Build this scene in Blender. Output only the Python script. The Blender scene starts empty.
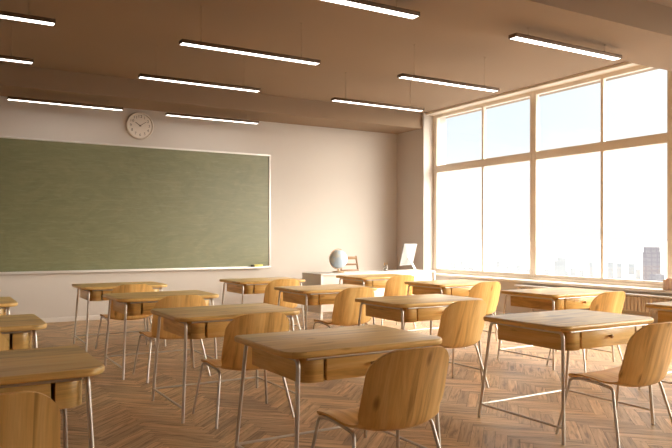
import bpy, bmesh, math, random
from mathutils import Vector, Matrix
random.seed(7)
PI = math.pi
S = bpy.context.scene
COL = S.collection

# ------------------------------------------------------------------ node helpers
def new_mat(name):
    m = bpy.data.materials.new(name)
    m.use_nodes = True
    nt = m.node_tree
    nt.nodes.clear()
    out = nt.nodes.new('ShaderNodeOutputMaterial')
    b = nt.nodes.new('ShaderNodeBsdfPrincipled')
    nt.links.new(b.outputs[0], out.inputs[0])
    return m, nt, b, out

def N(nt, t, **kw):
    n = nt.nodes.new(t)
    for k, v in kw.items():
        if k in n.inputs.keys():
            n.inputs[k].default_value = v
        else:
            setattr(n, k, v)
    return n

def ramp(nt, stops):
    r = nt.nodes.new('ShaderNodeValToRGB')
    e = r.color_ramp.elements
    while len(e) > 1:
        e.remove(e[0])
    e[0].position = stops[0][0]; e[0].color = (*stops[0][1], 1)
    for p, c in stops[1:]:
        k = e.new(p); k.color = (*c, 1)
    return r

def mixcol(nt, blend, fac, a, b):
    n = nt.nodes.new('ShaderNodeMix'); n.data_type = 'RGBA'; n.blend_type = blend
    for idx, v in ((0, fac), (6, a), (7, b)):
        if hasattr(v, 'is_output'):
            nt.links.new(v, n.inputs[idx])
        elif idx == 0:
            n.inputs[0].default_value = v
        else:
            n.inputs[idx].default_value = (*v, 1)
    return n.outputs[2]

def plain(name, col, rough=.5, metal=0., spec=.5, var=.04, scale=6., bump=0.):
    m, nt, b, out = new_mat(name)
    tc = N(nt, 'ShaderNodeTexCoord')
    no = N(nt, 'ShaderNodeTexNoise', Scale=scale, Detail=4.)
    nt.links.new(tc.outputs['Object'], no.inputs['Vector'])
    lo = tuple(max(0, c * (1 - var)) for c in col); hi = tuple(min(1, c * (1 + var)) for c in col)
    r = ramp(nt, [(.3, lo), (.7, hi)])
    nt.links.new(no.outputs[0], r.inputs[0])
    nt.links.new(r.outputs[0], b.inputs['Base Color'])
    b.inputs['Roughness'].default_value = rough
    b.inputs['Metallic'].default_value = metal
    b.inputs['Specular IOR Level'].default_value = spec
    if bump:
        bp = N(nt, 'ShaderNodeBump', Strength=bump, Distance=.002)
        n2 = N(nt, 'ShaderNodeTexNoise', Scale=180., Detail=3.)
        nt.links.new(tc.outputs['Object'], n2.inputs['Vector'])
        nt.links.new(n2.outputs[0], bp.inputs['Height'])
        nt.links.new(bp.outputs[0], b.inputs['Normal'])
    return m

def wood(name, dark, mid, light, rough=.38, stave=.11, knots=True, vstave=.5, spec=.5):
    """oak seen along its grain; u of the UV map runs with the grain, in metres"""
    m, nt, b, out = new_mat(name)
    L = nt.links.new
    uv = N(nt, 'ShaderNodeUVMap')
    oi = N(nt, 'ShaderNodeObjectInfo')
    off = N(nt, 'ShaderNodeVectorMath', operation='SCALE'); off.inputs[0].default_value = (17.3, 9.1, 5.7)
    L(oi.outputs['Random'], off.inputs['Scale'])
    add = N(nt, 'ShaderNodeVectorMath', operation='ADD')
    L(uv.outputs[0], add.inputs[0]); L(off.outputs[0], add.inputs[1])
    sep = N(nt, 'ShaderNodeSeparateXYZ'); L(uv.outputs[0], sep.inputs[0])
    # glued staves across the grain, each with its own tone
    dv = N(nt, 'ShaderNodeMath', operation='DIVIDE'); L(sep.outputs[1], dv.inputs[0]); dv.inputs[1].default_value = stave
    fl = N(nt, 'ShaderNodeMath', operation='FLOOR'); L(dv.outputs[0], fl.inputs[0])
    ad2 = N(nt, 'ShaderNodeMath', operation='MULTIPLY_ADD'); L(oi.outputs['Random'], ad2.inputs[0]); ad2.inputs[1].default_value = 91.7
    L(fl.outputs[0], ad2.inputs[2])
    wn = N(nt, 'ShaderNodeTexWhiteNoise', noise_dimensions='1D'); L(ad2.outputs[0], wn.inputs['W'])
    # shift the grain per stave
    cmb = N(nt, 'ShaderNodeCombineXYZ')
    mlt = N(nt, 'ShaderNodeMath', operation='MULTIPLY'); L(wn.outputs[0], mlt.inputs[0]); mlt.inputs[1].default_value = 13.
    L(mlt.outputs[0], cmb.inputs[0]); L(mlt.outputs[0], cmb.inputs[2])
    vec = N(nt, 'ShaderNodeVectorMath', operation='ADD'); L(add.outputs[0], vec.inputs[0]); L(cmb.outputs[0], vec.inputs[1])
    mp = N(nt, 'ShaderNodeMapping'); mp.inputs['Scale'].default_value = (1.1, 10., 1.); L(vec.outputs[0], mp.inputs[0])
    n1 = N(nt, 'ShaderNodeTexNoise', Scale=1., Detail=5., Roughness=.6, Distortion=.9); L(mp.outputs[0], n1.inputs['Vector'])
    mp2 = N(nt, 'ShaderNodeMapping'); mp2.inputs['Scale'].default_value = (6., 150., 1.); L(vec.outputs[0], mp2.inputs[0])
    n2 = N(nt, 'ShaderNodeTexNoise', Scale=1., Detail=3., Roughness=.6); L(mp2.outputs[0], n2.inputs['Vector'])
    r = ramp(nt, [(.30, dark), (.47, mid), (.66, light)])
    L(n1.outputs[0], r.inputs[0])
    r2 = ramp(nt, [(.3, (.72, .68, .62)), (.62, (1, 1, 1))]); L(n2.outputs[0], r2.inputs[0])
    c = mixcol(nt, 'MULTIPLY', .42, r.outputs[0], r2.outputs[0])
    rs = ramp(nt, [(0., (.78, .74, .68)), (.5, (.95, .95, .95)), (1., (1.12, 1.1, 1.05))]); L(wn.outputs[0], rs.inputs[0])
    c = mixcol(nt, 'MULTIPLY', vstave, c, rs.outputs[0])
    if knots:
        mp3 = N(nt, 'ShaderNodeMapping'); mp3.inputs['Scale'].default_value = (2.6, 6.5, 1.); L(vec.outputs[0], mp3.inputs[0])
        vo = N(nt, 'ShaderNodeTexVoronoi', Scale=1.); L(mp3.outputs[0], vo.inputs['Vector'])
        rk = ramp(nt, [(0., (.3, .2, .13)), (.055, (.5, .38, .28)), (.13, (1, 1, 1))]); L(vo.outputs['Distance'], rk.inputs[0])
        c = mixcol(nt, 'MULTIPLY', .75, c, rk.outputs[0])
    L(c, b.inputs['Base Color'])
    b.inputs['Roughness'].default_value = rough
    b.inputs['Specular IOR Level'].default_value = spec
    bp = N(nt, 'ShaderNodeBump', Strength=.12, Distance=.001); L(n2.outputs[0], bp.inputs['Height']); L(bp.outputs[0], b.inputs['Normal'])
    return m

# ------------------------------------------------------------------ materials
M = {}
M['oak'] = wood('oak_plain_sawn', rough=.29, spec=.55, dark=(.48, .27, .085), mid=(.86, .555, .185), light=(.97, .70, .30))
M['ply'] = wood('oak_veneer', (.54, .295, .09), (.86, .525, .18), (.97, .66, .265), stave=.13, vstave=.3, rough=.36)
M['oak_brown'] = wood('brown_oak', (.20, .10, .04), (.30, .16, .065), (.40, .23, .10), stave=.2)
M['oak_knob'] = plain('turned_oak', (.48, .26, .09), .4)
M['steel'] = plain('satin_steel', (.72, .68, .63), .42, 1., var=.02)
M['wall'] = plain('painted_plaster', (.63, .58, .54), .75, var=.012, scale=2., spec=.25)
M['wall_bounce'] = plain('bounce_plaster', (.89, .85, .80), .8, var=.012, scale=2., spec=.2)  # unseen left and front walls, whitened to bounce more fill light
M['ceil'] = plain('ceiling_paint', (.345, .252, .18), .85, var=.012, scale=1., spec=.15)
M['frame'] = plain('window_frame_paint', (.86, .78, .68), .45, var=.01)
M['white'] = plain('white_lacquer', (.84, .82, .80), .38, var=.01)
M['skirt'] = plain('skirting_paint', (.72, .675, .635), .5, var=.01)
M['housing'] = plain('bronze_housing', (.13, .075, .04), .45, .3, var=.05)
M['cable'] = plain('thin_cable', (.30, .22, .15), .5)
M['board_frame'] = plain('board_frame_alu', (.78, .75, .72), .4, .2, var=.02)
M['clockbody'] = plain('clock_body', (.70, .63, .56), .45, var=.02)
M['clockface'] = plain('clock_dial', (.80, .74, .68), .5, var=.01)
M['clockink'] = plain('clock_ink', (.16, .12, .10), .5)
M['radiator'] = plain('radiator_enamel', (.74, .64, .56), .45, var=.03)
M['felt'] = plain('eraser_felt', (.09, .075, .05), .95)
M['yellow'] = plain('eraser_yellow', (.80, .72, .22), .6)
M['alu'] = plain('computer_aluminium', (.34, .335, .33), .5, .1, var=.01)
M['screen'] = plain('screen_glass', (.02, .02, .022), .1)
M['brass'] = plain('globe_stand_wood', (.45, .28, .14), .4, var=.1)
M['pencil'] = plain('pencil_wood', (.66, .40, .14), .5)
M['pencilred'] = plain('pencil_brown', (.40, .20, .09), .5)
M['paper'] = plain('book_paper', (.78, .70, .63), .8, var=.05)
M['cover_a'] = plain('book_cover_cream', (.76, .62, .52), .6, var=.05)
M['cover_b'] = plain('book_cover_rose', (.66, .50, .45), .6, var=.05)

def emis(name, col, s):
    m, nt, b, out = new_mat(name)
    b.inputs['Base Color'].default_value = (*col, 1)
    b.inputs['Emission Color'].default_value = (*col, 1)
    b.inputs['Emission Strength'].default_value = s
    return m
M['lamp'] = emis('lamp_diffuser', (1, .95, .87), 3.5)

def glass_mat():
    m, nt, b, out = new_mat('window_glass')
    nt.nodes.remove(b)
    t = N(nt, 'ShaderNodeBsdfTransparent'); t.inputs[0].default_value = (.985, .99, .985, 1)
    g = N(nt, 'ShaderNodeBsdfGlossy'); g.inputs['Roughness'].default_value = .02
    mx = N(nt, 'ShaderNodeMixShader'); mx.inputs[0].default_value = .045
    nt.links.new(t.outputs[0], mx.inputs[1]); nt.links.new(g.outputs[0], mx.inputs[2]); nt.links.new(mx.outputs[0], out.inputs[0])
    return m
M['glass'] = glass_mat()

def cup_glass():
    m, nt, b, out = new_mat('cup_glass')
    b.inputs['Base Color'].default_value = (.95, .9, .84, 1)
    b.inputs['Transmission Weight'].default_value = .85
    b.inputs['Roughness'].default_value = .08
    return m
M['cup'] = cup_glass()

def board_mat():
    m, nt, b, out = new_mat('chalkboard_green')
    L = nt.links.new
    tc = N(nt, 'ShaderNodeTexCoord')
    mp = N(nt, 'ShaderNodeMapping'); mp.inputs['Scale'].default_value = (1.2, 1., 2.2); L(tc.outputs['Object'], mp.inputs[0])
    n1 = N(nt, 'ShaderNodeTexNoise', Scale=1.3, Detail=6., Roughness=.65, Distortion=2.2); L(mp.outputs[0], n1.inputs['Vector'])
    mp2 = N(nt, 'ShaderNodeMapping'); mp2.inputs['Scale'].default_value = (2., 1., 22.); mp2.inputs['Rotation'].default_value = (0, .35, 0)
    L(tc.outputs['Object'], mp2.inputs[0])
    n2 = N(nt, 'ShaderNodeTexNoise', Scale=1.5, Detail=5., Roughness=.7, Distortion=1.2); L(mp2.outputs[0], n2.inputs['Vector'])
    r = ramp(nt, [(.3, (.165, .170, .086)), (.7, (.215, .214, .112))]); L(n1.outputs[0], r.inputs[0])
    r2 = ramp(nt, [(.5, (0, 0, 0)), (.75, (.05, .055, .045))]); L(n2.outputs[0], r2.inputs[0])
    c = mixcol(nt, 'ADD', 1., r.outputs[0], r2.outputs[0])
    L(c, b.inputs['Base Color'])
    b.inputs['Roughness'].default_value = .38
    b.inputs['Specular IOR Level'].default_value = .6
    return m
M['board'] = board_mat()

def globe_mat():
    m, nt, b, out = new_mat('globe_map')
    L = nt.links.new
    tc = N(nt, 'ShaderNodeTexCoord')
    n1 = N(nt, 'ShaderNodeTexNoise', Scale=6.5, Detail=5., Roughness=.55); L(tc.outputs['Object'], n1.inputs['Vector'])
    r = ramp(nt, [(.0, (.50, .66, .84)), (.5, (.56, .71, .87)), (.54, (.74, .80, .80)), (.7, (.82, .82, .76))])
    L(n1.outputs[0], r.inputs[0]); L(r.outputs[0], b.inputs['Base Color'])
    b.inputs['Roughness'].default_value = .3
    return m
M['globe'] = globe_mat()

def floor_mat():
    m, nt, b, out = new_mat('herringbone_parquet')
    L = nt.links.new
    uv = N(nt, 'ShaderNodeUVMap')
    at = N(nt, 'ShaderNodeAttribute', attribute_name='tone')
    mp = N(nt, 'ShaderNodeMapping'); mp.inputs['Scale'].default_value = (3., 32., 1.); L(uv.outputs[0], mp.inputs[0])
    n1 = N(nt, 'ShaderNodeTexNoise', Scale=1., Detail=5., Roughness=.6, Distortion=.7); L(mp.outputs[0], n1.inputs['Vector'])
    r = ramp(nt, [(.32, (.27, .148, .060)), (.48, (.61, .385, .19)), (.7, (.81, .575, .335))]); L(n1.outputs[0], r.inputs[0])
    rt = ramp(nt, [(0., (.68, .65, .62)), (.4, (.90, .88, .86)), (1., (1.1, 1.08, 1.05))]); L(at.outputs['Fac'], rt.inputs[0])
    c = mixcol(nt, 'MULTIPLY', 1., r.outputs[0], rt.outputs[0])
    # thin dark joints from the plank's own UV: u,v in metres kept in a second map
    uv2 = N(nt, 'ShaderNodeUVMap', uv_map='edge'); sp = N(nt, 'ShaderNodeSeparateXYZ'); L(uv2.outputs[0], sp.inputs[0])
    mn = N(nt, 'ShaderNodeMath', operation='MINIMUM'); L(sp.outputs[0], mn.inputs[0]); L(sp.outputs[1], mn.inputs[1])
    rj = ramp(nt, [(0., (.45, .4, .36)), (.0035, (1, 1, 1))]); 
    L(mn.outputs[0], rj.inputs[0])
    L(c, b.inputs['Base Color'])
    rr = N(nt, 'ShaderNodeMapRange'); L(n1.outputs[0], rr.inputs[0]); rr.inputs[3].default_value = .34; rr.inputs[4].default_value = .46
    L(rr.outputs[0], b.inputs['Roughness'])
    b.inputs['Specular IOR Level'].default_value = .5
    bp = N(nt, 'ShaderNodeBump', Strength=.15, Distance=.001); L(n1.outputs[0], bp.inputs['Height']); L(bp.outputs[0], b.inputs['Normal'])
    return m
M['floor'] = floor_mat()

def tower_mat(name, a, c2, sx=.12, sz=.28):
    m, nt, b, out = new_mat(name)
    L = nt.links.new
    tc = N(nt, 'ShaderNodeTexCoord')
    br = N(nt, 'ShaderNodeTexBrick', Scale=1.)
    br.inputs['Color1'].default_value = (*a, 1); br.inputs['Color2'].default_value = (*[x * .97 for x in a], 1); br.inputs['Mortar'].default_value = (*c2, 1)
    br.inputs['Brick Width'].default_value = 4.; br.inputs['Row Height'].default_value = 3.4; br.inputs['Mortar Size'].default_value = .5
    br.offset = 0.
    sw = N(nt, 'ShaderNodeSeparateXYZ'); L(tc.outputs['Object'], sw.inputs[0])
    sm = N(nt, 'ShaderNodeMath', operation='ADD'); L(sw.outputs[0], sm.inputs[0]); L(sw.outputs[1], sm.inputs[1])
    cb = N(nt, 'ShaderNodeCombineXYZ'); L(sm.outputs[0], cb.inputs[0]); L(sw.outputs[2], cb.inputs[1])
    L(cb.outputs[0], br.inputs['Vector']); L(br.outputs[0], b.inputs['Base Color'])
    b.inputs['Roughness'].default_value = .9; b.inputs['Specular IOR Level'].default_value = .1
    return m

# ------------------------------------------------------------------ mesh helpers
class MB:
    def __init__(self):
        self.bm = bmesh.new()
        self.uv = self.bm.loops.layers.uv.new('UVMap')
    def _uv(self, faces, grain):
        g = 'xyz'.index(grain)
        for f in faces:
            n = f.normal
            k = max(range(3), key=lambda i: abs(n[i]))
            oth = [i for i in range(3) if i != k]
            if g in oth:
                ui = g; vi = [i for i in oth if i != g][0]
            else:
                ui, vi = oth
            for l in f.loops:
                l[self.uv].uv = (l.vert.co[ui], l.vert.co[vi] + .37 * k)
    def _finish(self, tmp, grain, mat=None):
        tmp.normal_update()
        me = bpy.data.meshes.new('tmp'); tmp.to_mesh(me); tmp.free()
        n0 = len(self.bm.faces)
        if mat: me.transform(mat)
        self.bm.from_mesh(me); bpy.data.meshes.remove(me)
        self.bm.faces.ensure_lookup_table(); self.bm.normal_update()
        self._uv(self.bm.faces[n0:], grain)
        return self
    def box(self, x0, x1, y0, y1, z0, z1, bevel=0., grain='x', seg=2, mat=None):
        t = bmesh.new()
        bmesh.ops.create_cube(t, size=1)
        for v in t.verts:
            v.co = Vector((x0 + (v.co.x + .5) * (x1 - x0), y0 + (v.co.y + .5) * (y1 - y0), z0 + (v.co.z + .5) * (z1 - z0)))
        if bevel:
            bmesh.ops.bevel(t, geom=t.edges[:], offset=bevel, segments=seg, profile=.5, affect='EDGES')
        return self._finish(t, grain, mat)
    def prism(self, pts, z0, z1, bevel=0., grain='x', seg=2, mat=None):
        t = bmesh.new()
        vs = [t.verts.new((x, y, z0)) for x, y in pts]
        f = t.faces.new(vs)
        r = bmesh.ops.extrude_face_region(t, geom=[f])
        for v in [g for g in r['geom'] if isinstance(g, bmesh.types.BMVert)]:
            v.co.z = z1
        bmesh.ops.recalc_face_normals(t, faces=t.faces[:])
        if bevel:
            ed = [e for e in t.edges if abs(e.verts[0].co.z - e.verts[1].co.z) < 1e-6]
            bmesh.ops.bevel(t, geom=ed, offset=bevel, segments=seg, profile=.5, affect='EDGES')
        return self._finish(t, grain, mat)
    def tube(self, pts, r, fillet=0., n=10, grain='z'):
        P = [Vector(p) for p in pts]
        path = [P[0]]
        for i in range(1, len(P) - 1):
            a, b, c = P[i - 1], P[i], P[i + 1]
            if fillet:
                d1 = (a - b); d2 = (c - b)
                ang = d1.angle(d2); tl = min(fillet / math.tan(ang / 2), d1.length * .49, d2.length * .49)
                p1 = b + d1.normalized() * tl; p2 = b + d2.normalized() * tl
                for k in range(7):
                    u = k / 6
                    path.append((1 - u) ** 2 * p1 + 2 * u * (1 - u) * b + u * u * p2)
            else:
                path.append(b)
        path.append(P[-1])
        t = bmesh.new()
        rings = []
        tan0 = (path[1] - path[0]).normalized()
        nrm = tan0.orthogonal().normalized()
        for i, p in enumerate(path):
            if i == 0: tg = tan0
            elif i == len(path) - 1: tg = (path[-1] - path[-2]).normalized()
            else: tg = ((path[i + 1] - p).normalized() + (p - path[i - 1]).normalized()).normalized()
            nrm = (nrm - tg * nrm.dot(tg)).normalized()
            bn = tg.cross(nrm)
            rings.append([t.verts.new(p + r * (math.cos(2 * PI * k / n) * nrm + math.sin(2 * PI * k / n) * bn)) for k in range(n)])
        for a, b in zip(rings, rings[1:]):
            for k in range(n):
                t.faces.new((a[k], a[(k + 1) % n], b[(k + 1) % n], b[k]))
        t.faces.new(rings[0][::-1]); t.faces.new(rings[-1])
        bmesh.ops.recalc_face_normals(t, faces=t.faces[:])
        return self._finish(t, grain)
    def lathe(self, prof, n=32, mat=None, grain='z'):
        t = bmesh.new(); rings = []
        for r, z in prof:
            if r < 1e-6: rings.append([t.verts.new((0, 0, z))])
            else: rings.append([t.verts.new((r * math.cos(2 * PI * k / n), r * math.sin(2 * PI * k / n), z)) for k in range(n)])
        for a, b in zip(rings, rings[1:]):
            for k in range(n):
                if len(a) == 1 and len(b) == 1: continue
                if len(a) == 1: t.faces.new((a[0], b[(k + 1) % n], b[k]))
                elif len(b) == 1: t.faces.new((a[k], a[(k + 1) % n], b[0]))
                else: t.faces.new((a[k], a[(k + 1) % n], b[(k + 1) % n], b[k]))
        if len(rings[0]) > 1 and prof[0] != prof[-1]: t.faces.new(rings[0][::-1])
        if len(rings[-1]) > 1 and prof[0] != prof[-1]: t.faces.new(rings[-1])
        bmesh.ops.recalc_face_normals(t, faces=t.faces[:])
        return self._finish(t, grain, mat)
    def build(self, name, mat, parent=None, smooth=40, loc=None):
        me = bpy.data.meshes.new(name)
        self.bm.to_mesh(me); self.bm.free()
        for p in me.polygons: p.use_smooth = True
        me.set_sharp_from_angle(angle=math.radians(smooth))
        me.materials.append(mat)
        o = bpy.data.objects.new(name, me); COL.objects.link(o)
        if parent: o.parent = parent
        if loc: o.location = loc
        return o

def rrect(x0, x1, y0, y1, radii, n=8):
    """outline, radii for corners (x0y0, x1y0, x1y1, x0y1)"""
    out = []
    for (cx, cy, sx, sy, a0), r in zip(((x0, y0, 1, 1, PI), (x1, y0, -1, 1, 1.5 * PI), (x1, y1, -1, -1, 0), (x0, y1, 1, -1, .5 * PI)), radii):
        for k in range(n + 1):
            a = a0 + .5 * PI * k / n
            out.append((cx + sx * r + r * math.cos(a), cy + sy * r + r * math.sin(a)))
    return out

def tag(o, label, cat, group=None):
    o['label'] = label; o['category'] = cat
    if group: o['group'] = group
    return o
def empty(name, loc, rz=0.):
    o = bpy.data.objects.new(name, None); COL.objects.link(o)
    o.location = loc; o.rotation_euler = (0, 0, rz); o.empty_display_size = .1
    return o
def struct(o):
    o['kind'] = 'structure'; return o
def copy_tree(o, parent=None):
    c = o.copy(); COL.objects.link(c)
    if parent: c.parent = parent
    for ch in list(o.children):
        copy_tree(ch, c)
    return c

# ------------------------------------------------------------------ the room (x along the chalkboard, y towards it)
XL, XR, YN, YB, ZC = -3.6, 8.15, -3.4, 11.28, 3.73
XW = 8.42                    # glass plane
ZB = 3.43                    # underside of the beams
REV = 10.40                  # far window reveal
WN = -1.792                   # near window reveal
T = .3

def floor():
    w, n = .078, 6
    L = w * n
    bm = bmesh.new(); uv = bm.loops.layers.uv.new('UVMap'); ue = bm.loops.layers.uv.new('edge'); tone = bm.loops.layers.float_color.new('tone')
    rot = Matrix.Rotation(PI / 4, 2); ctr = Vector(((XL + XR) / 2, (YN + YB) / 2))
    rnd = random.Random(3)
    for k in range(-260, 261):
        for m in range(-17, 18):
            for typ in (0, 1):
                if typ == 0: x0, y0, a, b = k * w + m * 2 * L, k * w, L, w
                else: x0, y0, a, b = k * w + L + m * 2 * L, k * w + w - L, w, L
                c = rot @ Vector((x0 + a / 2, y0 + b / 2)) + ctr
                if not (XL - .5 < c.x < XR + .5 and YN - .5 < c.y < YB + .5): continue
                g = .0007
                q = [rot @ Vector(p) + ctr for p in ((x0 + g, y0 + g), (x0 + a - g, y0 + g), (x0 + a - g, y0 + b - g), (x0 + g, y0 + b - g))]
                f = bm.faces.new([bm.verts.new((p.x, p.y, 0)) for p in q])
                ou, ov, tv = rnd.uniform(0, 90), rnd.uniform(0, 90), rnd.random()
                loc = ((0, 0), (a, 0), (a, b), (0, b))
                for l, (u, v) in zip(f.loops, loc):
                    if typ: u, v = v, u
                    l[uv].uv = (u + ou, v + ov); l[ue].uv = (u, v); l[tone] = (tv, tv, tv, 1)
    for co, no in (((XL - T, 0, 0), (-1, 0, 0)), ((XR + .01, 0, 0), (1, 0, 0)), ((0, YN - .01, 0), (0, -1, 0)), ((0, YB + .01, 0), (0, 1, 0))):
        bmesh.ops.bisect_plane(bm, geom=bm.verts[:] + bm.edges[:] + bm.faces[:], plane_co=co, plane_no=no, clear_outer=True)
    # slab under the planks (shows as the dark joints)
    z = -.0006
    x0, x1, y0, y1 = XL - .01, XR + .01, YN - .01, YB + .01
    f = bm.faces.new([bm.verts.new(p) for p in ((x0, y0, z), (x1, y0, z), (x1, y1, z), (x0, y1, z))])
    f.material_index = 1
    me = bpy.data.meshes.new('floor'); bm.to_mesh(me); bm.free()
    me.materials.append(M['floor']); me.materials.append(plain('joint_filler', (.07, .04, .025), .9))
    o = bpy.data.objects.new('floor', me); COL.objects.link(o); return struct(o)
floor()

b = MB(); b.box(XL - T, XR + .8, YN - T, YB + T, ZC, ZC + .25)
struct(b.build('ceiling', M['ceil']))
b = MB(); b.box(XL - T, XR + .65, YB, YB + T, -.3, ZC); struct(b.build('wall_back', M['wall']))
b = MB(); b.box(XL - T, XL, YN - T, YB, -.3, ZC); struct(b.build('wall_left', M['wall_bounce']))
b = MB(); b.box(XL, XR + .65, YN - T, YN, -.3, ZC); struct(b.build('wall_front', M['wall_bounce']))
b = MB()
b.box(XR, XR + .55, REV, YB, -.3, ZC)
b.box(XR, XR + .55, YN, WN, -.3, ZC)
b.box(XR, XR + .55, WN, REV, -.3, .60)
struct(b.build('wall_right', M['wall']))
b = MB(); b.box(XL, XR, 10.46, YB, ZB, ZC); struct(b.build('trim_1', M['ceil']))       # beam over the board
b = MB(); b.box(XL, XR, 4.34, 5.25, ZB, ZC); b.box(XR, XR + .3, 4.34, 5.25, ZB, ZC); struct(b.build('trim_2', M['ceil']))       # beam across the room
b = MB(); b.box(8.075, XW + .1, WN, REV, .60, .635, .006); struct(b.build('trim_3', M['frame']))  # window sill
b = MB(); b.box(XL, XR, YB - .018, YB, 0, .075, .004); struct(b.build('baseboard_back', M['skirt']))
b = MB(); b.box(XL, XL + .018, YN, YB - .018, 0, .075, .004); struct(b.build('baseboard_left', M['skirt']))
b = MB(); b.box(XR - .018, XR, YN, YB - .018, 0, .075, .004); struct(b.build('baseboard_right', M['skirt']))
# head trim over the windows
b = MB(); b.box(XR + .05, XW - .035, WN, REV, 3.69, ZC, .004); struct(b.build('trim_4', M['frame']))

# windows, each with two lower and two upper panes
def window(idx, y0, y1, yt):
    xa, xb = XW - .035, XW + .045
    f = MB()
    f.box(xa, xb, y0, y0 + .065, .635, ZC, .004)
    j = .105 if y1 >= REV - .01 else .065
    f.box(xa, xb, y1 - j, y1, .635, ZC, .004)
    f.box(xa, xb, y0 + .065, y1 - j, .635, .722, .004)
    f.box(xa - .03, xa, y0, y1, .635, .672, .004)
    f.box(xa, xb, y0 + .065, y1 - j, 3.63, ZC, .004)
    f.box(xa, xb, y0 + .065, y1 - j, 2.574, 2.709, .004)
    f.box(xa + .012, xb - .01, yt - .024, yt + .024, .722, 2.574, .003)
    f.box(xa + .012, xb - .01, yt - .024, yt + .024, 2.709, 3.63, .003)
    o = struct(f.build('window_%d' % idx, M['frame']))
    for za, zb in ((.72, 2.576), (2.707, 3.632)):
        for ya, yb in ((y0 + .063, yt - .022), (yt + .022, y1 - j + .002)):
            p = MB(); p.box(XW, XW + .006, ya, yb, za, zb)
            p.build('pane', M['glass'], o)
window(1, 7.848, REV, 9.032)
window(2, 5.438, 7.848, 6.534)
window(3, 3.028, 5.438, 4.233)
window(4, .618, 3.028, 1.823)
window(5, WN, .618, -.587)

# ------------------------------------------------------------------ chalkboard, tray, eraser, clock
bx0, bx1, bz0, bz1 = .60, 5.305, .765, 2.83
root = empty('chalkboard', (2.945, YB, bz0))
tag(root, 'wide green chalkboard in a thin pale frame on the back wall', 'chalkboard')
hw = (bx1 - bx0) / 2; hh = bz1 - bz0
p = MB(); p.box(-hw + .02, hw - .02, -.022, 0, .02, hh - .02); p.build('writing_surface', M['board'], root)
p = MB()
for a in ((-hw, hw, 0, .035), (-hw, hw, hh - .03, hh)): p.box(a[0], a[1], -.035, 0, a[2], a[3], .003)
for a in ((-hw, -hw + .035), (hw - .035, hw)): p.box(a[0], a[1], -.034, 0, .035, hh - .03, .003)
p.build('frame', M['board_frame'], root)
p = MB(); p.box(-hw + .02, hw - .15, -.105, -.035, 0, .014, .003); p.box(-hw + .02, hw - .15, -.105, -.098, .012, .028, .002)
p.build('chalk_tray', M['board_frame'], root)

e = empty('board_eraser', (5.03, YB - .068, bz0 + .0145))
tag(e, 'yellow board eraser with a dark end lying on the chalk tray', 'eraser')
p = MB(); p.box(-.075, .09, -.025, .025, 0, .055, .006); p.build('grip', M['yellow'], e)
p = MB(); p.box(-.125, -.075, -.025, .025, 0, .05, .008); p.build('felt_pad', M['felt'], e)

def text_mesh(s, size, mat, name):
    cu = bpy.data.curves.new('txt', 'FONT'); cu.body = s; cu.size = size; cu.align_x = 'CENTER'; cu.align_y = 'CENTER'; cu.extrude = .001
    o = bpy.data.objects.new('txt', cu); COL.objects.link(o)
    bpy.context.view_layer.update()
    me = bpy.data.meshes.new_from_object(o.evaluated_get(bpy.context.evaluated_depsgraph_get()))
    bpy.data.objects.remove(o); bpy.data.curves.remove(cu)
    return me
CR = .222
ck = empty('wall_clock', (2.934, YB, 3.156))
tag(ck, 'round pale wall clock above the chalkboard', 'clock')
R90 = Matrix.Rotation(PI / 2, 4, 'X')      # local z -> -y
p = MB(); p.lathe([(0, 0), (CR, 0), (CR, .035), (CR - .008, .045), (CR - .02, .045), (CR - .028, .03), (0, .03)], 48, R90); p.build('rim', M['clockbody'], ck)
p = MB(); p.lathe([(0, .028), (CR - .027, .028), (CR - .027, .032), (0, .032)], 48, R90); p.build('dial', M['clockface'], ck)
for h in range(1, 13):
    a = PI / 2 - h * PI / 6
    for i, ch in enumerate(str(h)):
        dx = 0 if h < 10 else (-.019 if i == 0 else .019)
        me = text_mesh(ch, .062, None, 'numeral')
        me.transform(R90 @ Matrix.Translation((.150 * math.cos(a) + dx, .150 * math.sin(a), .0335)))
        me.name = 'numeral'; me.materials.clear(); me.materials.append(M['clockink'])
        o = bpy.data.objects.new('numeral', me); COL.objects.link(o); o.parent = ck
def hand(name, ang, ln, w, y):
    p = MB(); p.prism([(-w, -.02), (w, -.02), (w * .6, ln), (-w * .6, ln)], y, y + .003, mat=R90 @ Matrix.Rotation(ang, 4, 'Z'))
    p.build(name, M['clockink'], ck)
hand('hour_hand', math.radians(56), .095, .007, .036)
hand('minute_hand', math.radians(-56), .125, .005, .040)
p = MB(); p.lathe([(0, .033), (.01, .033), (.01, .045), (0, .045)], 16, R90); p.build('hub', M['clockink'], ck)

# ------------------------------------------------------------------ pendant lamps
def lamp_proto(drop):
    r = empty('pendant_lamp', (0, 0, 0))
    L2, W2, H = .81, .055, .04
    p = MB()
    p.box(-L2, L2, -W2, W2, .012, H, .002)
    for s in (-1, 1):
        p.box(-L2, L2, s * W2 - (.005 if s > 0 else 0), s * W2 + (.005 if s < 0 else 0), 0, .014)
        p.box(s * L2 - (.005 if s > 0 else 0), s * L2 + (.005 if s < 0 else 0), -W2 + .005, W2 - .005, 0, .014)
    p.build('housing', M['housing'], r)
    p = MB(); p.box(-L2 + .006, L2 - .006, -W2 + .006, W2 - .006, .003, .012); p.build('diffuser', M['lamp'], r)
    for s in (-1, 1):
        p = MB(); p.tube([(s * .59, 0, H), (s * .59, 0, drop)], .0013, n=6); p.build('cable', M['cable'], r)
        p = MB(); p.lathe([(.006, H), (.006, H + .03), (.003, H + .04)], 10, Matrix.Translation((s * .59, 0, 0))); p.build('cable_grip', M['cable'], r)
        p = MB(); p.lathe([(.012, drop - .006), (.012, drop)], 14, Matrix.Translation((s * .59, 0, 0))); p.build('ceiling_cap', M['ceil'], r)
    return r
ZL = 3.297
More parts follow.
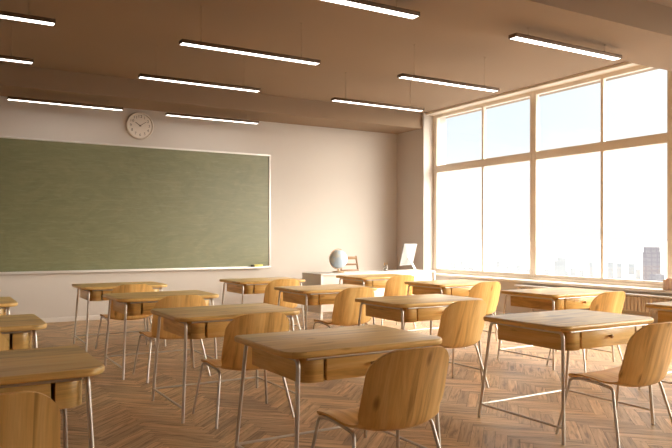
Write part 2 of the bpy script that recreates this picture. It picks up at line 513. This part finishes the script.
long_p = short_p = None
LAMPS = [(2.955, 4.91, 1, 'bright linear pendant lamp cut by the top edge, under the near beam'),
         (5.77, 4.91, 1, 'bright linear pendant lamp nearest the camera, right of all others'),
         (.17, 6.795, 0, 'linear pendant lamp in the top left corner, cut by the left edge'),
         (2.995, 6.80, 0, 'linear pendant lamp in the middle of the ceiling, left of centre'),
         (5.785, 6.82, 0, 'linear pendant lamp right of the ceiling centre, its right end near the window tops'),
         (.17, 8.42, 0, 'short visible end of a linear pendant lamp, second down at the left edge'),
         (3.01, 8.48, 0, 'linear pendant lamp above and right of the wall clock'),
         (5.79, 8.47, 0, 'linear pendant lamp ending at the back right corner, above the teacher desk'),
         (1.735, 10.80, 1, 'linear pendant lamp over the chalkboard, left of the wall clock'),
         (4.06, 10.86, 1, 'linear pendant lamp over the chalkboard, right of the wall clock')]
for x, y, sh, lab in LAMPS:
    if sh:
        if short_p is None: short_p = o = lamp_proto(ZB - ZL)
        else: o = copy_tree(short_p)
    else:
        if long_p is None: long_p = o = lamp_proto(ZC - ZL)
        else: o = copy_tree(long_p)
    o.location = (x, y, ZL)
    tag(o, lab, 'lamp', 'pendant lamps under the ceiling')

# ------------------------------------------------------------------ school desk (origin: floor, middle of the student edge; board is +y)
DW, DD, DH = 1.0, .725, .745
def make_desk():
    r = empty('school_desk', (0, 0, 0))
    h = DW / 2
    p = MB(); p.prism(rrect(-h, h, 0, DD, (.10, .10, .045, .045), 10), DH - .034, DH, .011, 'x', 3)
    p.build('desktop', M['oak'], r)
    # drawer case with rounded front corners, open in the middle for the drawer
    z0, z1 = .580, DH - .036
    bx = h - .092; yf, yb = .035, DD - .075
    p = MB()
    def corner(s):
        R, n, out = .085, 8, []
        for k in range(n + 1):
            a = PI + .5 * PI * k / n
            out.append((-bx + R + R * math.cos(a), yf + R + R * math.sin(a)))
        inner = [(-bx + R + .035, yf), (-bx + R + .035, yb), (-bx, yb)]
        pts = out + inner
        if s > 0: pts = [(-x, y) for x, y in pts][::-1]
        return pts
    p.prism(corner(-1), z0, z1, .003, 'y'); p.prism(corner(1), z0, z1, .003, 'y')
    q = bx - .12 + .0
    p.box(-q, q, yb - .02, yb, z0, z1, .002); p.box(-q, q, yf + .03, yb - .02, z0, z0 + .012)
    p.build('drawer_case', M['oak'], r)
    d = MB(); d.box(-q + .018, q - .018, yf - .002, yf + .022, z0 + .004, z1 - .006, .003, 'x')
    dr = d.build('drawer', M['oak'], r)
    k = MB()
    k.lathe([(0, 0), (.007, 0), (.007, .012), (.013, .018), (.014, .024), (.009, .028), (0, .034)], 18, Matrix.Translation((0, yf - .002, (z0 + z1) / 2 + .006)) @ R90)
    k.build('knob', M['oak_knob'], dr)
    rt = .0115; zt = DH - .034 - rt
    ax, fx = h - .08, h - .045
    for s in (-1, 1):
        f0, f1 = (s * fx, .022, 0), (s * ax, .056, zt)
        b0, b1 = (s * fx, DD + .065, 0), (s * ax, DD - .022, zt)
        p = MB(); p.tube([f0, f1, (s * ax, .17, zt)], rt, .045, 12); p.build('leg', M['steel'], r)
        p = MB(); p.tube([b0, b1, (s * ax, DD - .15, zt)], rt, .045, 12); p.build('leg', M['steel'], r)
        p = MB(); p.tube([(s * ax, .17, zt), (s * ax, DD - .15, zt)], rt, n=12); p.build('top_rail', M['steel'], r)
        lerp = lambda A, B, z: tuple(A[i] + (B[i] - A[i]) * z / zt for i in range(3))
        p = MB(); p.tube([lerp(f0, f1, .10), lerp(b0, b1, .098)], .0085, n=10); p.build('side_stretcher', M['steel'], r)
    p = MB(); A = lerp((-fx, DD + .065, 0), (-ax, DD - .022, zt), .098); p.tube([A, (-A[0], A[1], A[2])], .0085, n=10); p.build('rear_stretcher', M['steel'], r)
    p = MB(); p.tube([(-ax + .03, .022, zt + .004), (ax - .03, .022, zt + .004)], .0065, n=8); p.build('front_rail', M['steel'], r)
    return r

# ------------------------------------------------------------------ plywood chair (origin: floor, under the student edge of its desk; sitter looks to +y)
PROF = [(.160, .372), (.146, .386), (.108, .398), (.02, .402), (-.08, .392), (-.165, .376), (-.218, .370), (-.260, .382), (-.288, .416), (-.306, .470), (-.326, .55), (-.352, .655), (-.392, .786)]
def catmull(P, n):
    out = []
    for i in range(len(P) - 1):
        p0 = P[max(i - 1, 0)]; p1 = P[i]; p2 = P[i + 1]; p3 = P[min(i + 2, len(P) - 1)]
        for k in range(n):
            t = k / n
            out.append(tuple(.5 * (2 * p1[j] + (p2[j] - p0[j]) * t + (2 * p0[j] - 5 * p1[j] + 4 * p2[j] - p3[j]) * t * t + (3 * p1[j] - p0[j] - 3 * p2[j] + p3[j]) * t ** 3) for j in range(2)))
    out.append(P[-1]); return out
def shell():
    C = catmull(PROF, 12)
    s = [0.]
    for a, b in zip(C, C[1:]): s.append(s[-1] + math.hypot(b[0] - a[0], b[1] - a[1]))
    TL = s[-1]
    # resample with dense rows at both ends
    rows = []
    R0, R1 = .06, .125
    for k in range(9): rows.append(R0 * (1 - math.cos(.5 * PI * k / 8)))
    mid = 30
    for k in range(1, mid): rows.append(R0 + (TL - R1 - R0) * k / mid)
    for k in range(11): rows.append(TL - R1 + R1 * math.sin(.5 * PI * k / 10))
    def at(d):
        for i in range(len(s) - 1):
            if d <= s[i + 1] + 1e-9:
                u = (d - s[i]) / (s[i + 1] - s[i]); return C[i][0] + (C[i + 1][0] - C[i][0]) * u, C[i][1] + (C[i + 1][1] - C[i][1]) * u
        return C[-1]
    sb = 0
    for i in range(len(C)):
        if C[i][0] <= -.258: sb = s[i]; break
    def hwid(d):
        w = .272 - .030 * min(1, d / TL * 1.3)
        bend = math.exp(-((d - sb) / .10) ** 2); w -= .012 * bend
        w += .004 * math.exp(-((d - (sb + .2)) / .12) ** 2)
        e = None
        if d < R0: x = R0 - d; w = w - R0 + math.sqrt(max(R0 * R0 - x * x, 0))
        if d > TL - R1: x = d - (TL - R1); w = w - R1 + math.sqrt(max(R1 * R1 - x * x, 0))
        return w
    nt_ = 22
    G = []
    for d in rows:
        y, z = at(d); w = hwid(d)
        bk = min(max((d - sb + .05) / .14, 0), 1); bk = bk * bk * (3 - 2 * bk)
        row = []
        for j in range(nt_ + 1):
            t = -1 + 2 * j / nt_
            x = t * w; q = (x / .26) ** 2
            cut = .038 * math.exp(-((d - sb) / .10) ** 2) * q * abs(t) ** .5
            # seat dishes, back wraps forward, top edge crowns
            row.append(Vector((x, y + bk * .072 * q + cut * .55, cut + z + (1 - bk) * .012 * q - bk * .004 * q - (.012 * q if d > TL - R1 else 0) * ((d - TL + R1) / R1 if d > TL - R1 else 0))))
        G.append(row)
    nr = len(G)
    Nn = [[None] * (nt_ + 1) for _ in range(nr)]
    for i in range(nr):
        for j in range(nt_ + 1):
            du = G[min(i + 1, nr - 1)][j] - G[max(i - 1, 0)][j]
            dv = G[i][min(j + 1, nt_)] - G[i][max(j - 1, 0)]
            n = dv.cross(du)
            if n.length < 1e-9: n = Vector((0, 1, 0))
            Nn[i][j] = n.normalized()       # faces the sitter
    return G, Nn, rows, sb
SHELL = shell()
def shell_part(name, mat, parent, lo, hi):
    G, Nn, rows, sb = SHELL
    idx = [i for i in range(len(rows)) if lo <= rows[i] <= hi]
    i0, i1 = idx[0], idx[-1]
    if hi < 9: i1 = i1 + 1                    # share the seam row
    th = .0055
    bm = bmesh.new(); uv = bm.loops.layers.uv.new('UVMap'); vmap = {}; nrm = []
    nj = len(G[0])
    for side in (1, -1):
        for i in range(i0, i1 + 1):
            for j in range(nj):
                sgn = Nn[i][j] if True else None
                up = sgn * (1 if SIGN * side > 0 else -1)
                v = bm.verts.new(G[i][j] + up * th); vmap[(side, i, j)] = v; nrm.append((up))
    def face(keys, flip):
        f = bm.faces.new([vmap[k] for k in (keys[::-1] if flip else keys)])
        for l, k in zip(f.loops, (keys[::-1] if flip else keys)):
            l[uv].uv = (rows[k[1]] + (.8 if k[0] < 0 else 0), G[k[1]][k[2]].x + .5)
        return f
    for i in range(i0, i1):
        for j in range(nj - 1):
            face([(1, i, j), (1, i, j + 1), (1, i + 1, j + 1), (1, i + 1, j)], False)
            face([(-1, i, j), (-1, i, j + 1), (-1, i + 1, j + 1), (-1, i + 1, j)], True)
        face([(1, i, 0), (1, i + 1, 0), (-1, i + 1, 0), (-1, i, 0)], False)
        face([(1, i, nj - 1), (-1, i, nj - 1), (-1, i + 1, nj - 1), (1, i + 1, nj - 1)], False)
    for j in range(nj - 1):
        if i0 == 0: face([(1, i0, j), (-1, i0, j), (-1, i0, j + 1), (1, i0, j + 1)], False)
        if i1 == len(rows) - 1: face([(1, i1, j), (1, i1, j + 1), (-1, i1, j + 1), (-1, i1, j)], False)
    bmesh.ops.remove_doubles(bm, verts=[], dist=0)
    bmesh.ops.recalc_face_normals(bm, faces=bm.faces[:])
    me = bpy.data.meshes.new(name); bm.to_mesh(me); bm.free()
    for q in me.polygons: q.use_smooth = True
    me.set_sharp_from_angle(angle=math.radians(50))
    me.materials.append(mat)
    o = bpy.data.objects.new(name, me); COL.objects.link(o); o.parent = parent
    return o
SIGN = 1
def make_chair():
    r = empty('school_chair', (0, 0, 0))
    sb = SHELL[3]
    shell_part('seat', M['ply'], r, -1, sb + .004)
    shell_part('backrest', M['ply'], r, sb + .004, 9)
    rt = .0095
    for s in (-1, 1):
        ft, fb = (s * .250, .133, .380), (s * .30, .205, 0)
        bt, bb = (s * .235, -.178, .366), (s * .295, -.270, 0)
        m1 = (s * .246, .05, .390); m2 = (s * .240, -.07, .383)
        p = MB(); p.tube([fb, ft, m1], rt, .035, 12); p.build('leg', M['steel'], r)
        p = MB(); p.tube([bb, bt, m2], rt, .035, 12); p.build('leg', M['steel'], r)
        p = MB(); p.tube([m1, m2], rt, n=12); p.build('seat_rail', M['steel'], r)
    p = MB(); p.tube([(-.245, .04, .3870), (.245, .04, .3870)], .008, n=10); p.build('cross_bar', M['steel'], r)
    p = MB(); p.tube([(-.24, -.06, .3800), (.24, -.06, .3800)], .008, n=10); p.build('cross_bar', M['steel'], r)
    return r

COLX = [.155, 1.975, 3.875, 5.725]
COLDY = [.09, 0., 0., 0.]           # centres of the four columns
ROWY = [2.925, 4.635, 6.355, 8.07]         # student edges of the rows, nearest first
CN = ['leftmost column', 'second column from the left', 'third column from the left', 'column beside the windows']
RN = ['nearest row', 'second nearest row', 'second row from the chalkboard', 'row closest to the chalkboard']
desk0 = chair0 = None
CH = {(0, 0), (0, 1), (1, 0), (1, 1), (1, 2), (1, 3), (2, 0), (2, 1), (2, 2), (2, 3), (3, 1), (3, 2), (3, 3)}
for c in range(4):
    for r_ in range(4):
        if desk0 is None: d = desk0 = make_desk()
        else: d = copy_tree(desk0)
        d.location = (COLX[c] - .006 * r_, ROWY[r_] + COLDY[c], 0)
        tag(d, 'oak school desk with steel legs, %s, %s' % (CN[c], RN[r_]), 'desk', 'oak school desks in rows')
        if (c, r_) in CH:
            if chair0 is None: k = chair0 = make_chair()
            else: k = copy_tree(chair0)
            k.location = (COLX[c] - .006 * r_ - .008, ROWY[r_] + COLDY[c] + (.035 if r_ else (-.13 if c == 0 else 0.)), 0)
            tag(k, 'plywood chair in the %s, %s' % (CN[c], RN[r_]), 'chair', 'plywood school chairs at the desks')

# ------------------------------------------------------------------ teacher's desk and what stands on it
TX0, TX1, TY0, TY1, TZ = 5.32, 7.645, 9.42, 10.06, .73
t = empty('teacher_desk', ((TX0 + TX1) / 2, (TY0 + TY1) / 2, 0))
tag(t, 'long white teacher desk in front of the back wall', 'desk')
a, bb_ = (TX1 - TX0) / 2, (TY1 - TY0) / 2
p = MB(); p.box(-a, a, -bb_, bb_, TZ - .03, TZ, .003); p.build('desktop', M['white'], t)
for s in (-1, 1):
    p = MB(); p.box(s * a - (.03 if s > 0 else 0), s * a + (.03 if s < 0 else 0), -bb_ + .002, bb_ - .002, .10, TZ - .03, .002); o = p.build('side_panel', M['white'], t)
    for yy in (-bb_ + .012, bb_ - .052):
        p = MB(); p.box(s * a - (.04 if s > 0 else 0), s * a + (.04 if s < 0 else 0), yy, yy + .04, 0, .10); p.build('foot', M['white'], t)
p = MB(); p.box(-a + .03, a - .03, -bb_ + .035, -bb_ + .055, .12, TZ - .03, .002); p.build('modesty_panel', M['white'], t)

g = empty('desk_globe', (5.87, 9.80, TZ))
tag(g, 'pale blue desk globe on a brown stand on the white desk', 'globe')
GR = .155
gc = Vector((0, 0, .225))
tilt = Matrix.Translation(gc) @ Matrix.Rotation(math.radians(20), 4, 'Y')
p = MB(); p.lathe([(GR * math.sin(PI * k / 24), -GR * math.cos(PI * k / 24)) for k in range(25)], 40, tilt); p.build('sphere', M['globe'], g, 60)
p = MB(); p.lathe([(0, 0), (.10, 0), (.105, .008), (.09, .018), (.03, .026), (.014, .034), (.012, .06), (0, .06)], 28); p.build('base', M['brass'], g)
pts = []
for k in range(25):
    aa = math.radians(-110 + 0) + math.radians(220) * k / 24
    pts.append(gc + Vector((-math.cos(aa) * (GR + .014), 0, math.sin(aa) * (GR + .014))))
p = MB(); p.tube([tuple(q) for q in pts], .007, n=8); p.build('meridian_arc', M['brass'], g)
p = MB(); p.tube([tuple(tilt @ Vector((0, 0, -GR - .018))), tuple(tilt @ Vector((0, 0, -GR + .002)))], .005, n=8); p.tube([tuple(tilt @ Vector((0, 0, GR - .002))), tuple(tilt @ Vector((0, 0, GR + .018)))], .005, n=8); p.build('axis_pin', M['brass'], g)

# computer seen from behind
c = empty('desktop_computer', (7.29, 9.82, TZ), math.radians(24))
tag(c, 'white all-in-one computer seen from behind on the white desk', 'computer')
tl = Matrix.Translation((0, 0, .09)) @ Matrix.Rotation(math.radians(14), 4, 'X')
p = MB(); p.prism(rrect(-.235, .235, 0, .40, (.012,) * 4, 4), -.012, .012, .005, mat=tl @ R90); p.build('housing', M['alu'], c)
p = MB(); p.prism(rrect(-.225, .225, .07, .39, (.006,) * 4, 3), -.0135, -.0118, mat=tl @ R90); p.build('screen', M['screen'], c)
st = MB()
vs = [(-.01, .27), (-.115, .02), (-.125, .004)]
st.prism(rrect(-.075, .075, -.215, .0, (.01,) * 4, 4), 0, .006, .002)
th_ = .012
def strap(x0, x1, a, b_):
    d = Vector((b_[0] - a[0], b_[1] - a[1])).normalized(); n_ = Vector((-d.y, d.x)) * th_ / 2
    q = [(a[0] + n_.x, a[1] + n_.y), (a[0] - n_.x, a[1] - n_.y), (b_[0] - n_.x, b_[1] - n_.y), (b_[0] + n_.x, b_[1] + n_.y)]
    mt = Matrix(((0, 0, 1, 0), (1, 0, 0, 0), (0, 1, 0, 0), (0, 0, 0, 1)))
    st.prism(q, x0, x1, mat=mt)
strap(-.032, .032, (-.048, .25), (-.200, .006))
st.build('stand', M['white'], c)

# pencil cup and pencils
cp = MB(); cp.lathe([(0, 0), (.038, 0), (.042, .11), (.038, .11), (.034, .008), (0, .008)], 24)
cup = cp.build('pencil_cup', M['cup'], loc=(6.80, 9.75, TZ)); tag(cup, 'small clear cup holding pencils on the white desk', 'cup')
for i, (dx, dy, mm) in enumerate(((-.019, .0, 'pencil'), (.002, .017, 'pencilred'), (.018, -.008, 'pencil'))):
    p = MB(); p.tube([(dx * .6, dy * .6, .0085), (dx * 1.35, dy * 1.35, .150)], .0042, n=6)
    o = p.build('pencil', M[mm], loc=(6.80, 9.75, TZ))
    tag(o, 'pencil standing in the small cup on the white desk', 'pencil', 'pencils in the cup')

# teacher's chair behind the desk
tc_ = empty('wooden_chair', (6.63, 10.42, 0))
tag(tc_, 'brown wooden chair with railed back behind the white desk', 'chair')
p = MB(); p.box(-.21, .21, -.20, .20, .43, .455, .008); p.build('seat', M['oak_brown'], tc_)
for s in (-1, 1):
    p = MB(); p.tube([(s * .185, -.17, 0), (s * .185, -.17, .43)], .018, n=10); p.build('leg', M['oak_brown'], tc_)
    p = MB(); p.tube([(s * .185, .18, 0), (s * .185, .18, .45), (s * .175, .30, .975)], .018, .15, n=10); p.build('rear_post', M['oak_brown'], tc_)
for z, y, hgt in ((.94, .292, .055), (.82, .262, .035), (.68, .229, .10)):
    p = MB(); p.box(-.175, .175, y - .009, y + .009, z - hgt / 2, z + hgt / 2, .004); p.build('back_rail', M['oak_brown'], tc_)

# ------------------------------------------------------------------ radiator and books by the window
rd = empty('radiator', (8.06, 6.2, 0))
tag(rd, 'long pale ribbed radiator under the window sill', 'radiator')
ry0, ry1 = -2.2, 1.66
p = MB(); p.box(-.085, .088, ry0, ry1, .540, .562, .003); p.build('top_shelf', M['white'], rd)
p = MB()
p.box(-.03, .05, ry0 + .02, ry1 - .02, .345, .525, .004)
y = ry0 + .03
while y < ry1 - .05:
    p.box(-.050, -.03, y, y + .044, .335, .528, .006); y += .055
p.build('ribbed_panel', M['radiator'], rd)
for yy in (ry0 + .3, 0., ry1 - .3):
    p = MB(); p.box(-.01, .088, yy - .02, yy + .02, .40, .54); p.build('bracket', M['radiator'], rd)
    p = MB(); p.tube([(.0, yy, 0), (.0, yy, .345)], .012, n=10); p.build('foot', M['radiator'], rd)

labs = ['thin cream book standing at the left end of the row on the window sill', 'rose book standing second in the row on the window sill', 'cream book standing third in the row on the window sill', 'rose book standing fourth in the row on the window sill', 'cream book standing last in the row on the window sill']
for i in range(5):  # unidentified pale striped shape, modelled as upright books
    o = empty('book', (8.17, 5.36 - i * .042, .6355))
    hb = (.135, .15, .16, .155, .165)[i]
    p = MB(); p.box(-.055, .05, -.014, .014, .003, hb - .004); p.build('pages', M['paper'], o)
    p = MB(); p.box(-.06, .055, -.019, -.014, 0, hb); p.box(-.06, .055, .014, .019, 0, hb); p.box(-.062, -.055, -.019, .019, 0, hb)
    p.build('cover', M['cover_a' if i % 2 == 0 else 'cover_b'], o)
    tag(o, labs[i], 'book', 'books on the window sill')

# ------------------------------------------------------------------ the city outside
FPX = 678.7; TH = .5362
def far(px, depth):
    lat = (px - 336) / FPX * depth
    return depth * math.sin(TH) + lat * math.cos(TH), depth * math.cos(TH) - lat * math.sin(TH)
GZ = -95.
b = MB(); b.box(60, 30000, -20000, 30000, GZ - 2, GZ); o = struct(b.build('ground', plain('hazy_city_ground', (.30, .30, .295), 1., var=.05, scale=.01, spec=0.)))
def tower(px0, px1, vtop, depth, mat, label, group=None, crown=False):
    x0, y0 = far(px0, depth); x1, y1 = far(px1, depth)
    zt = 1.3 - (vtop - 238.5) / FPX * depth
    w = math.hypot(x1 - x0, y1 - y0)
    o = empty('office_building', ((x0 + x1) / 2, (y0 + y1) / 2, GZ), -(TH + math.atan(((px0 + px1) / 2 - 336) / FPX)))
    H = zt - GZ
    p = MB(); p.box(-w / 2, w / 2, 0, w * .8, 0, H - 4 if crown else H); p.build('facade', mat, o)
    p = MB(); p.box(-w / 2 + .6, w / 2 - .6, .6, w * .8 - .6, H - 4 if crown else H, H); p.build('roof', mat, o)
    tag(o, label, 'building', group)
hz = tower_mat('hazy_tower', (.235, .22, .235), (.195, .183, .205))  # haze is put into these flat building colours, no volume
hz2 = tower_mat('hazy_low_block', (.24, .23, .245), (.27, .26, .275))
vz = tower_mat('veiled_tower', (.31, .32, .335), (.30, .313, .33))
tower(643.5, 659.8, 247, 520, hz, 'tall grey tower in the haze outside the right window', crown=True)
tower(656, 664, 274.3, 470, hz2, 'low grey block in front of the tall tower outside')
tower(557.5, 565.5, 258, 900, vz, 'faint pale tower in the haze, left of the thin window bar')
rnd = random.Random(11)
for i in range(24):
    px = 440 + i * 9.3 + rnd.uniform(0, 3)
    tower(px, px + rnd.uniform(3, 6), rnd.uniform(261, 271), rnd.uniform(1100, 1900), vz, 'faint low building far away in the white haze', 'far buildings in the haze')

# ------------------------------------------------------------------ light
SUN_E, SUN_ANG = 3.7, 45.
sd = Vector((-1., 1.2, -.345)).normalized()
sl = bpy.data.lights.new('sun', 'SUN'); sl.energy = SUN_E; sl.color = (1., .89, .74); sl.angle = math.radians(SUN_ANG)
so = bpy.data.objects.new('sun', sl); COL.objects.link(so); so.rotation_euler = sd.to_track_quat('-Z', 'Y').to_euler(); so.location = (20, -10, 12)

GLOW = 13.
w = bpy.data.worlds.new('sky'); S.world = w; w.use_nodes = True
nt = w.node_tree; nt.nodes.clear()
out = nt.nodes.new('ShaderNodeOutputWorld'); bg = nt.nodes.new('ShaderNodeBackground'); nt.links.new(bg.outputs[0], out.inputs[0])
tc = nt.nodes.new('ShaderNodeTexCoord'); sp = nt.nodes.new('ShaderNodeSeparateXYZ'); nt.links.new(tc.outputs['Generated'], sp.inputs[0])
mr = nt.nodes.new('ShaderNodeMapRange'); nt.links.new(sp.outputs[2], mr.inputs[0]); mr.inputs[1].default_value = -.1; mr.inputs[2].default_value = .9
def zz(deg): return (math.sin(math.radians(deg)) + .1) / 1.0
rp = ramp(nt, [(0., (.9, .9, .9)), (zz(0), (.765, .76, .755)), (zz(3), (.765, .765, .765)), (zz(6.5), (.725, .76, .785)), (zz(12), (.635, .725, .77)), (zz(22), (.9, 1.0, 1.1)), (zz(40), (2.6, 2.65, 2.75))])
nt.links.new(mr.outputs[0], rp.inputs[0])
cl = nt.nodes.new('ShaderNodeTexNoise'); cl.inputs['Scale'].default_value = 5.; cl.inputs['Detail'].default_value = 6.
mpv = nt.nodes.new('ShaderNodeMapping'); mpv.inputs['Scale'].default_value = (1, 1, 4.); nt.links.new(tc.outputs['Generated'], mpv.inputs[0]); nt.links.new(mpv.outputs[0], cl.inputs['Vector'])
cr = ramp(nt, [(.5, (0, 0, 0)), (.75, (.12, .09, .07))]); nt.links.new(cl.outputs[0], cr.inputs[0])
cc = mixcol(nt, 'ADD', 1., rp.outputs[0], cr.outputs[0])
dt = nt.nodes.new('ShaderNodeVectorMath'); dt.operation = 'DOT_PRODUCT'; nt.links.new(tc.outputs['Generated'], dt.inputs[0]); dt.inputs[1].default_value = tuple(Vector((.95, -.80, 1.15)).normalized())
mx0 = nt.nodes.new('ShaderNodeMath'); mx0.operation = 'MAXIMUM'; nt.links.new(dt.outputs['Value'], mx0.inputs[0]); mx0.inputs[1].default_value = 0.
pw = nt.nodes.new('ShaderNodeMath'); pw.operation = 'POWER'; nt.links.new(mx0.outputs[0], pw.inputs[0]); pw.inputs[1].default_value = 4.
rl = ramp(nt, [(0., (0, 0, 0)), (1., (1., .92, .79))]); nt.links.new(pw.outputs[0], rl.inputs[0])
sc_ = nt.nodes.new('ShaderNodeVectorMath'); sc_.operation = 'SCALE'; nt.links.new(rl.outputs[0], sc_.inputs[0]); sc_.inputs['Scale'].default_value = GLOW
ad_ = nt.nodes.new('ShaderNodeVectorMath'); ad_.operation = 'ADD'; nt.links.new(cc, ad_.inputs[0]); nt.links.new(sc_.outputs[0], ad_.inputs[1])
nt.links.new(ad_.outputs[0], bg.inputs[0]); bg.inputs[1].default_value = 1.0
w.cycles.sampling_method = 'AUTOMATIC'

# ------------------------------------------------------------------ camera
cam = bpy.data.cameras.new('camera'); co = bpy.data.objects.new('camera', cam); COL.objects.link(co)
cam.sensor_fit = 'HORIZONTAL'; cam.sensor_width = 36.; cam.lens = 678.7 / 672 * 36
cam.shift_y = (238.5 - 224) / 672
cam.clip_end = 60000; cam.clip_start = .02
co.location = (0, 0, 1.30); co.rotation_euler = (PI / 2, 0, -TH)
S.camera = co
vs_ = S.view_settings
vs_.view_transform = 'Standard'; vs_.look = 'None'; vs_.gamma = 1.; vs_.exposure = 0.56; vs_.use_curve_mapping = False
S.display_settings.display_device = 'sRGB'
try:
    S.cycles.use_denoising = True
    S.cycles.max_bounces = 12; S.cycles.diffuse_bounces = 8; S.cycles.transparent_max_bounces = 16; S.cycles.sample_clamp_indirect = 8.
    S.cycles.caustics_reflective = False; S.cycles.caustics_refractive = False
except Exception:
    pass
